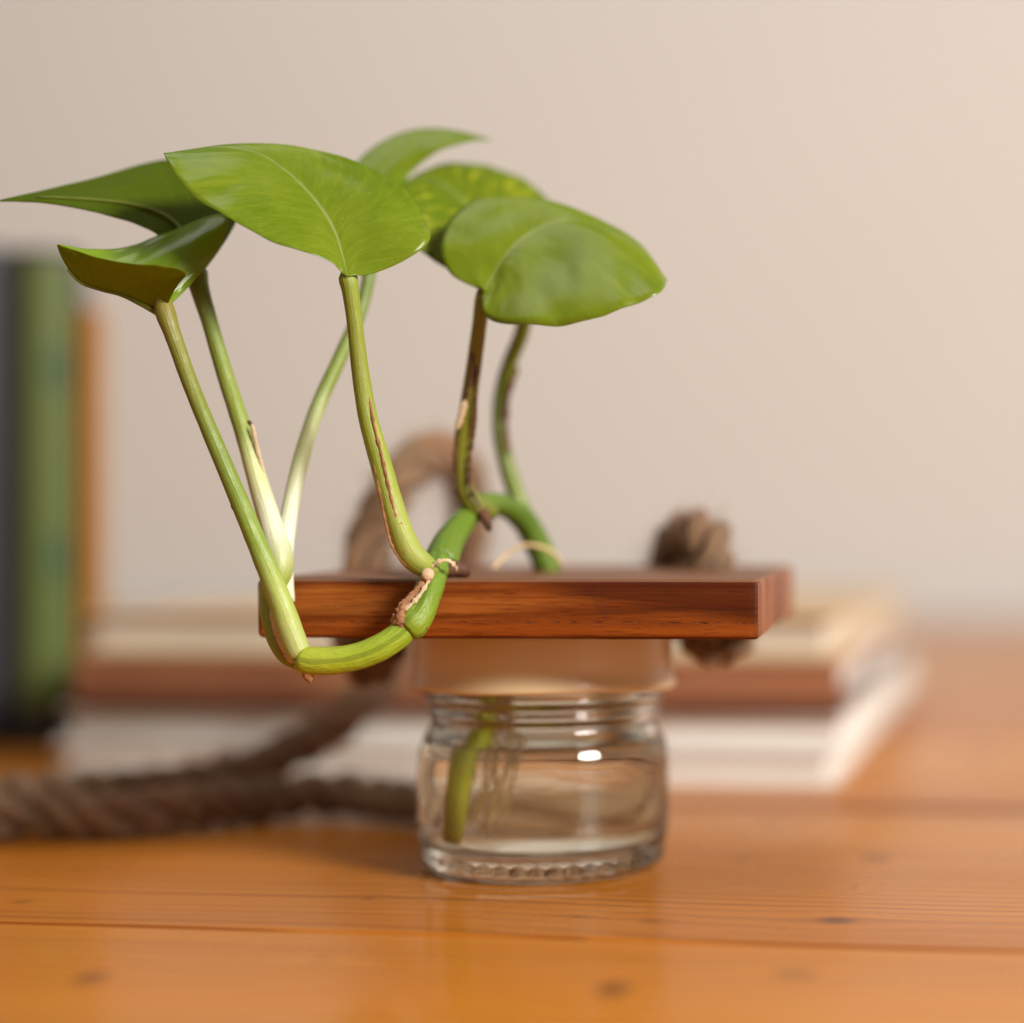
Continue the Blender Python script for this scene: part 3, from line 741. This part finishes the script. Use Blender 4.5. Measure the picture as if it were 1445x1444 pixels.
strip('sheath_edge', [(355, 598, .331), (362, 630, .3312), (372, 670, .3315)], 6, MHP, 30, .2)
strip('node_husk', [(602, 814, .3270), (590, 832, .3255), (577, 846, .3245), (567, 856, .3238), (564, 866, .3238)], 11, MH, 50, .3, .3)
strip('node_husk', [(606, 818, .3262), (592, 840, .3246), (580, 853, .3238), (569, 862, .3236)], 6, MHP, 40, .5, .3)
strip('node_husk', [(556, 884, .3236), (563, 870, .3232), (568, 858, .3233), (572, 850, .3237)], 7, MH, 30, .4, .3)
strip('node_husk', [(566, 855, .3238), (565, 874, .3232), (570, 890, .3236), (577, 897, .3242)], 13, MH, 40, .4, .3)
strip('node_husk', [(552, 880, .3250), (560, 872, .3238), (572, 876, .3236), (584, 886, .3242), (589, 893, .325)], 14, MH, 40, .5, .4)
# ring of dry tissue round the middle node
strip('fringe', [(588, 890, .3250), (600, 884, .3255), (606, 876, .3262)], 5, MHP, 20, .6)
strip('fringe', [(596, 890, .3252), (605, 885, .3250)], 2.5, MH, 14, .6)
strip('fringe', [(570, 897, .3244), (578, 905, .3246)], 3, MHP, 14, .6)
strip('fringe', [(572, 772, .3262), (570, 782, .3262)], 2, MH, 10)
pt(tube('cut_stub', apx([(598, 825, .3310, 17), (602, 815, .3280, 18), (604, 810, .3262, 19), (604.3, 809.6, .3260, 18)]), MC, None, 16, 14, .06))
stalk('aerial_stub', [(628, 801, .3360, 26), (643, 803, .3372, 24), (656, 805, .3380, 22), (664, 806, .3382, 15)], None, 24, 12, .15, MHD)
stalk('aerial_stub', [(676, 716, .3505, 22), (684, 730, .3495, 16), (690, 742, .3490, 13), (692, 750, .3490, 6)], None, 24, 12, .1, MHD)
stalk('aerial_stub', [(434, 944, .3222, 24), (435, 954, .3222, 18), (437, 960, .3222, 10), (438, 964, .3222, 3)], None, 20, 12, .12, MH)
stalk('bud_scar', [(347, 597, .3325, 4), (352, 596, .3325, 6), (356, 600, .3325, 3)], None, 10, 8, .1, MHD)
stalk('bud_scar', [(326, 710, .3226, 3), (329, 716, .3224, 6), (334, 725, .3224, 2)], None, 10, 8, .1, MHD)
stalk('aerial_root', [(696, 803, .362, 5), (712, 785, .365, 5), (738, 770, .366, 6), (766, 773, .367, 6), (784, 784, .369, 6), (792, 798, .371, 5)], None, 50, 8, .1, MRT)
# roots in the water
rnd = random.Random(4)
for k, (x0, x1, x2, x3) in enumerate([(712, 724, 712, 680), (704, 700, 694, 690), (720, 732, 716, 690), (708, 704, 712, 704), (716, 716, 700, 676), (724, 738, 730, 712)]):
    yv = .357+.0012*k
    stalk('root', [(712+k*2, 975, yv+.006, 5), (x0, 1010, yv+.003, 5), (x1, 1055, yv, 5), (x2, 1105, yv-.001, 4.5), (x3, 1150+rnd.uniform(-25, 10), yv, 5), (x3-8*(k % 2)-3, 1178+rnd.uniform(-30, 8), yv+.001, 2.5)], None, 40, 7, .1, MRT)

for k in range(9):
    yv = .354+.0022*k; x0 = 700+rnd.uniform(-4, 26); x1 = x0+rnd.uniform(-8, 22); x2 = x1-rnd.uniform(8, 40)
    stalk('root', [(704+k*2, 978, .363, 2.6), (x0, 1012, yv+.003, 2.6), (x1, 1060, yv, 2.6), ((x1+x2)/2+rnd.uniform(-4, 10), 1105, yv, 2.4), (x2, 1150+rnd.uniform(-20, 15), yv, 1.8)], None, 30, 6, .1, MRT)
# leaves -----------------------------------------------------------
def leaf(label, st, mats, bulge=(.06, .06), flip=False, n=64, nt=16, th=.00022, wav=.0, soft=.8, rib=(13, 3), seed=0):
    Ls = catmull([tuple(at(*s[0])) for s in st], n) if False else None
    m = len(st)
    def curve(j):
        # parametric by station so that L, M and R stay paired
        pts = [at(*s[j]) for s in st]; out = []
        for i in range(n):
            u = i/(n-1)*(m-1); k = min(int(u), m-2); t = u-k
            p0 = pts[max(0, k-1)]; p1 = pts[k]; p2 = pts[k+1]; p3 = pts[min(m-1, k+2)]
            out.append(0.5*((2*p1)+(p2-p0)*t+(2*p0-5*p1+4*p2-p3)*t*t+(3*p1-p0-3*p2+p3)*t*t*t))
        return out
    CL, CM, CR = curve(0), curve(1), curve(2)
    grid = []
    for i in range(n):
        T = (CM[min(n-1, i+1)]-CM[max(0, i-1)]).normalized()
        row = []
        for side, E, bl in ((-1, CL[i], bulge[0]), (1, CR[i], bulge[1])):
            w = E-CM[i]; nrm = (w.cross(T)*(1 if side < 0 else -1))
            nrm = nrm.normalized() if nrm.length > 1e-12 else Vector((0, 0, 1))
            if flip: nrm = -nrm
            seq = []
            for k in range(1, nt+1):
                t = k/nt; b = bl*w.length*4*t*(1-t)*(1-.3*t)
                u = .5+side*.5*t; C = 2*CM[i]-.5*(CL[i]+CR[i])
                qs = CL[i]*(1-u)**2+C*2*u*(1-u)+CR[i]*u*u
                q = (CM[i]+w*t).lerp(qs, soft)+nrm*b*(1-.6*soft)
                q = q+nrm*w.length*(.07*t*noise.noise(Vector((i/n*4.5+seed, side*3.0+t*1.5, seed)))+.03*t*noise.noise(Vector((i/n*11+seed, side*5.0+t*3, 2.0))))*min(1, (n-1-i)/6)
                seq.append((q, .5+side*.5*t, i/(n-1)))
            row.append(seq)
        grid.append(list(reversed(row[0]))+[(CM[i], .5, i/(n-1))]+row[1])
    W = 2*nt+1
    pos = [[g[0] for g in r] for r in grid]
    nor = []
    for i in range(n):
        for j in range(W):
            du = pos[min(n-1, i+1)][j]-pos[max(0, i-1)][j]; dv = pos[i][min(W-1, j+1)]-pos[i][max(0, j-1)]
            c_ = dv.cross(du); nor.append(c_.normalized() if c_.length > 1e-14 else (nor[-1] if nor else Vector((0, 0, 1))))
    if flip: nor = [-x for x in nor]
    V = [pos[i][j] for i in range(n) for j in range(W)]; U = [(grid[i][j][1], grid[i][j][2]) for i in range(n) for j in range(W)]
    N0 = len(V)
    def thick(i, j):
        return th*(.35+.65*min(1, (1-abs(j-nt)/nt)*4, i/4+.1, (n-1-i)/4+.1))
    V += [V[i*W+j]-nor[i*W+j]*thick(i, j) for i in range(n) for j in range(W)]; U += U[:]
    Fa, FM = [], []
    for i in range(n-1):
        for j in range(W-1):
            a, b, c_, d = i*W+j, i*W+j+1, (i+1)*W+j+1, (i+1)*W+j
            top = (a, b, c_, d); bot = (a+N0, d+N0, c_+N0, b+N0)
            if flip: top = top[::-1]; bot = bot[::-1]
            Fa += [top, bot]; FM += [0, 1]
    def rim(a, b):
        Fa.append((a, b, b+N0, a+N0)); FM.append(1)
    for i in range(n-1): rim(i*W, (i+1)*W); rim((i+1)*W+W-1, i*W+W-1)
    for j in range(W-1): rim(j+1, j); rim((n-1)*W+j, (n-1)*W+j+1)
    o = pt(mesh_obj('leaf', V, Fa, None, None, uvs=U, mats=mats, fmat=FM))
    if label: o['label'] = label
    # raised midrib on the underside
    ii = list(range(0, int(n*.85), 2))
    rad = [(rib[0]+(rib[1]-rib[0])*(k/(len(ii)-1))**.5)/2*CM[ii[k]].y/F for k in range(len(ii))]
    P = [CM[i]-nor[i*W+nt]*(th*.9+rad[k]*.85) for k, i in enumerate(ii)]
    v, f, u, c2 = tube_data(P, rad, 8, [(.20, .24, .02)]*len(P), True, .03)
    r = mesh_obj('midrib', v, f, MS, o, uvs=u, cols=c2); r.matrix_parent_inverse = Matrix.Identity(4)
    r.parent = o
    return o

LM = leaf_mats('leaf_green', (0.15, 0.25, 0.007), (0.26, 0.35, 0.014), (0.42, 0.48, 0.05), .20, (0.16, 0.20, 0.02), 1.3)
LMV = leaf_mats('leaf_variegated', (0.10, 0.19, 0.005), (0.17, 0.25, 0.008), (0.55, 0.56, 0.03), .95, (0.16, 0.20, 0.02), 4.7)
LMD = leaf_mats('leaf_deep_green', (0.06, 0.14, 0.006), (0.11, 0.19, 0.010), (0.20, 0.28, 0.02), .15, (0.075, 0.115, 0.004), 8.1)
LMB = leaf_mats('leaf_olive', (0.20, 0.34, 0.016), (0.28, 0.42, 0.03), (0.30, 0.42, 0.05), .1, (0.17, 0.20, 0.008), 11.9)

# big front leaf, tip to the left
leaf('big broad leaf over the middle petiole, tip to the left',
     [[(484, 388, .3228), (491, 390, .3226), (498, 389, .3230)],
      [(468, 370, .3215), (484, 362, .3240), (530, 384, .3242)],
      [(432, 356, .3195), (474, 330, .3255), (592, 355, .3270)],
      [(388, 341, .3180), (458, 300, .3268), (607, 325, .3300)],
      [(342, 318, .3175), (434, 270, .3282), (575, 268, .3330)],
      [(300, 293, .3180), (402, 240, .3295), (505, 229, .3345)],
      [(262, 262, .3195), (360, 215, .3300), (420, 208, .3340)],
      [(240, 234, .3220), (300, 209, .3285), (330, 205.5, .3310)],
      [(231, 217, .3245), (231, 217, .3245), (232, 216, .3248)]], LM, (-.06, -.08), seed=1, soft=1.0)
# right front leaf
leaf('glossy leaf at the right with its tip to the right',
     [[(673, 407, .3408), (683, 409, .3402), (680, 416, .3404)],
      [(636, 386, .3420), (696, 388, .3420), (681, 432, .3385)],
      [(622, 352, .3440), (710, 365, .3430), (690, 450, .3365)],
      [(634, 312, .3475), (730, 342, .3445), (725, 461, .3340)],
      [(672, 284, .3510), (757, 324, .3462), (785, 463, .3320)],
      [(740, 286, .3530), (795, 310, .3470), (845, 451, .3310)],
      [(815, 312, .3520), (845, 319, .3465), (895, 431, .3315)],
      [(893, 346, .3480), (906, 350, .3450), (931, 414, .3335)],
      [(941, 394, .3400), (941, 395, .3398), (941, 396, .3395)]], LM, (-.08, -.09), seed=5, soft=1.0)
# variegated leaf behind
leaf('yellow streaked leaf behind the two front leaves',
     [[(728, 402, 0.3645), (738, 400, 0.3645), (752, 402, 0.3645)],
      [(690, 408, 0.3580), (720, 370, 0.3645), (788, 392, 0.3670)],
      [(640, 386, 0.3510), (696, 334, 0.3645), (808, 345, 0.3710)],
      [(600, 360, 0.3480), (668, 298, 0.3648), (788, 298, 0.3750)],
      [(574, 330, 0.3480), (640, 270, 0.3650), (748, 258, 0.3770)],
      [(560, 300, 0.3505), (612, 252, 0.3640), (690, 236, 0.3760)],
      [(556, 280, 0.3540), (585, 250, 0.3620), (625, 234, 0.3720)],
      [(560, 268, 0.3580), (561, 266, 0.3590), (563, 264, 0.3600)]], LMV, (-.09, -.08), seed=9)
# back leaf, tip to the upper right
leaf('narrow curved leaf at the top with its tip to the right',
     [[(518, 344, .3510), (523, 345, .351), (528, 344, .3512)],
      [(498, 310, .3540), (524, 312, .3535), (556, 318, .355)],
      [(490, 268, .3580), (528, 272, .3570), (572, 280, .358)],
      [(502, 232, .3610), (541, 238, .3600), (576, 250, .360)],
      [(533, 203, .3640), (566, 212, .3625), (598, 228, .3615)],
      [(574, 184, .3660), (600, 196, .3640), (626, 211, .3625)],
      [(624, 181, .3670), (640, 190, .3650), (656, 202, .3635)],
      [(668, 190, .3665), (670, 194, .3655), (674, 198, .3650)],
      [(693, 197, .3660), (693, 197.5, .366), (693, 198, .366)]], LM, (-.06, -.06), seed=13)
# far-left leaf seen from below
leaf('dark leaf seen from below, its tip at the left edge',
     [[(272, 394, .3345), (278, 391, .335), (284, 388, .3355)],
      [(262, 384, .3335), (276, 376, .336), (303, 362, .3365)],
      [(246, 370, .3335), (270, 354, .337), (326, 326, .3395)],
      [(236, 350, .3340), (258, 331, .338), (334, 298, .3440)],
      [(224, 333, .3345), (240, 312, .3385), (306, 258, .3475)],
      [(202, 320, .3350), (212, 298, .3385), (264, 231, .3490)],
      [(168, 308, .3350), (172, 289, .3375), (214, 229, .3480)],
      [(118, 295, .3345), (122, 284, .3360), (152, 245, .3440)],
      [(62, 286, .3340), (65, 281, .3345), (82, 264, .3390)],
      [(22, 285, .3335), (23, 282, .3338), (30, 276, .3350)],
      [(-4, 285, .333), (-4, 284, .333), (-3, 283, .333)]], LMD, (-.07, -.06), flip=True, seed=17)
# folded leaf, gutter shaped
leaf('folded leaf at the left with olive underside',
     [[(237, 426, .3235), (231, 440, .3245), (240, 430, .3255)],
      [(252, 402, .3195), (218, 434, .3247), (276, 394, .3300)],
      [(262, 387, .3170), (196, 424, .3247), (314, 345, .3325)],
      [(238, 378, .3165), (170, 413, .3244), (316, 301, .3345)],
      [(196, 372, .3172), (142, 406, .3240), (236, 328, .3348)],
      [(150, 366, .3182), (114, 396, .3234), (180, 347, .3325)],
      [(110, 355, .3198), (94, 373, .3225), (125, 350, .3280)],
      [(82, 345, .3220), (81, 346, .3222), (82, 344.5, .3225)]], LMB, (-.05, -.04), flip=False, seed=21, rib=(12, 3), soft=0.0)
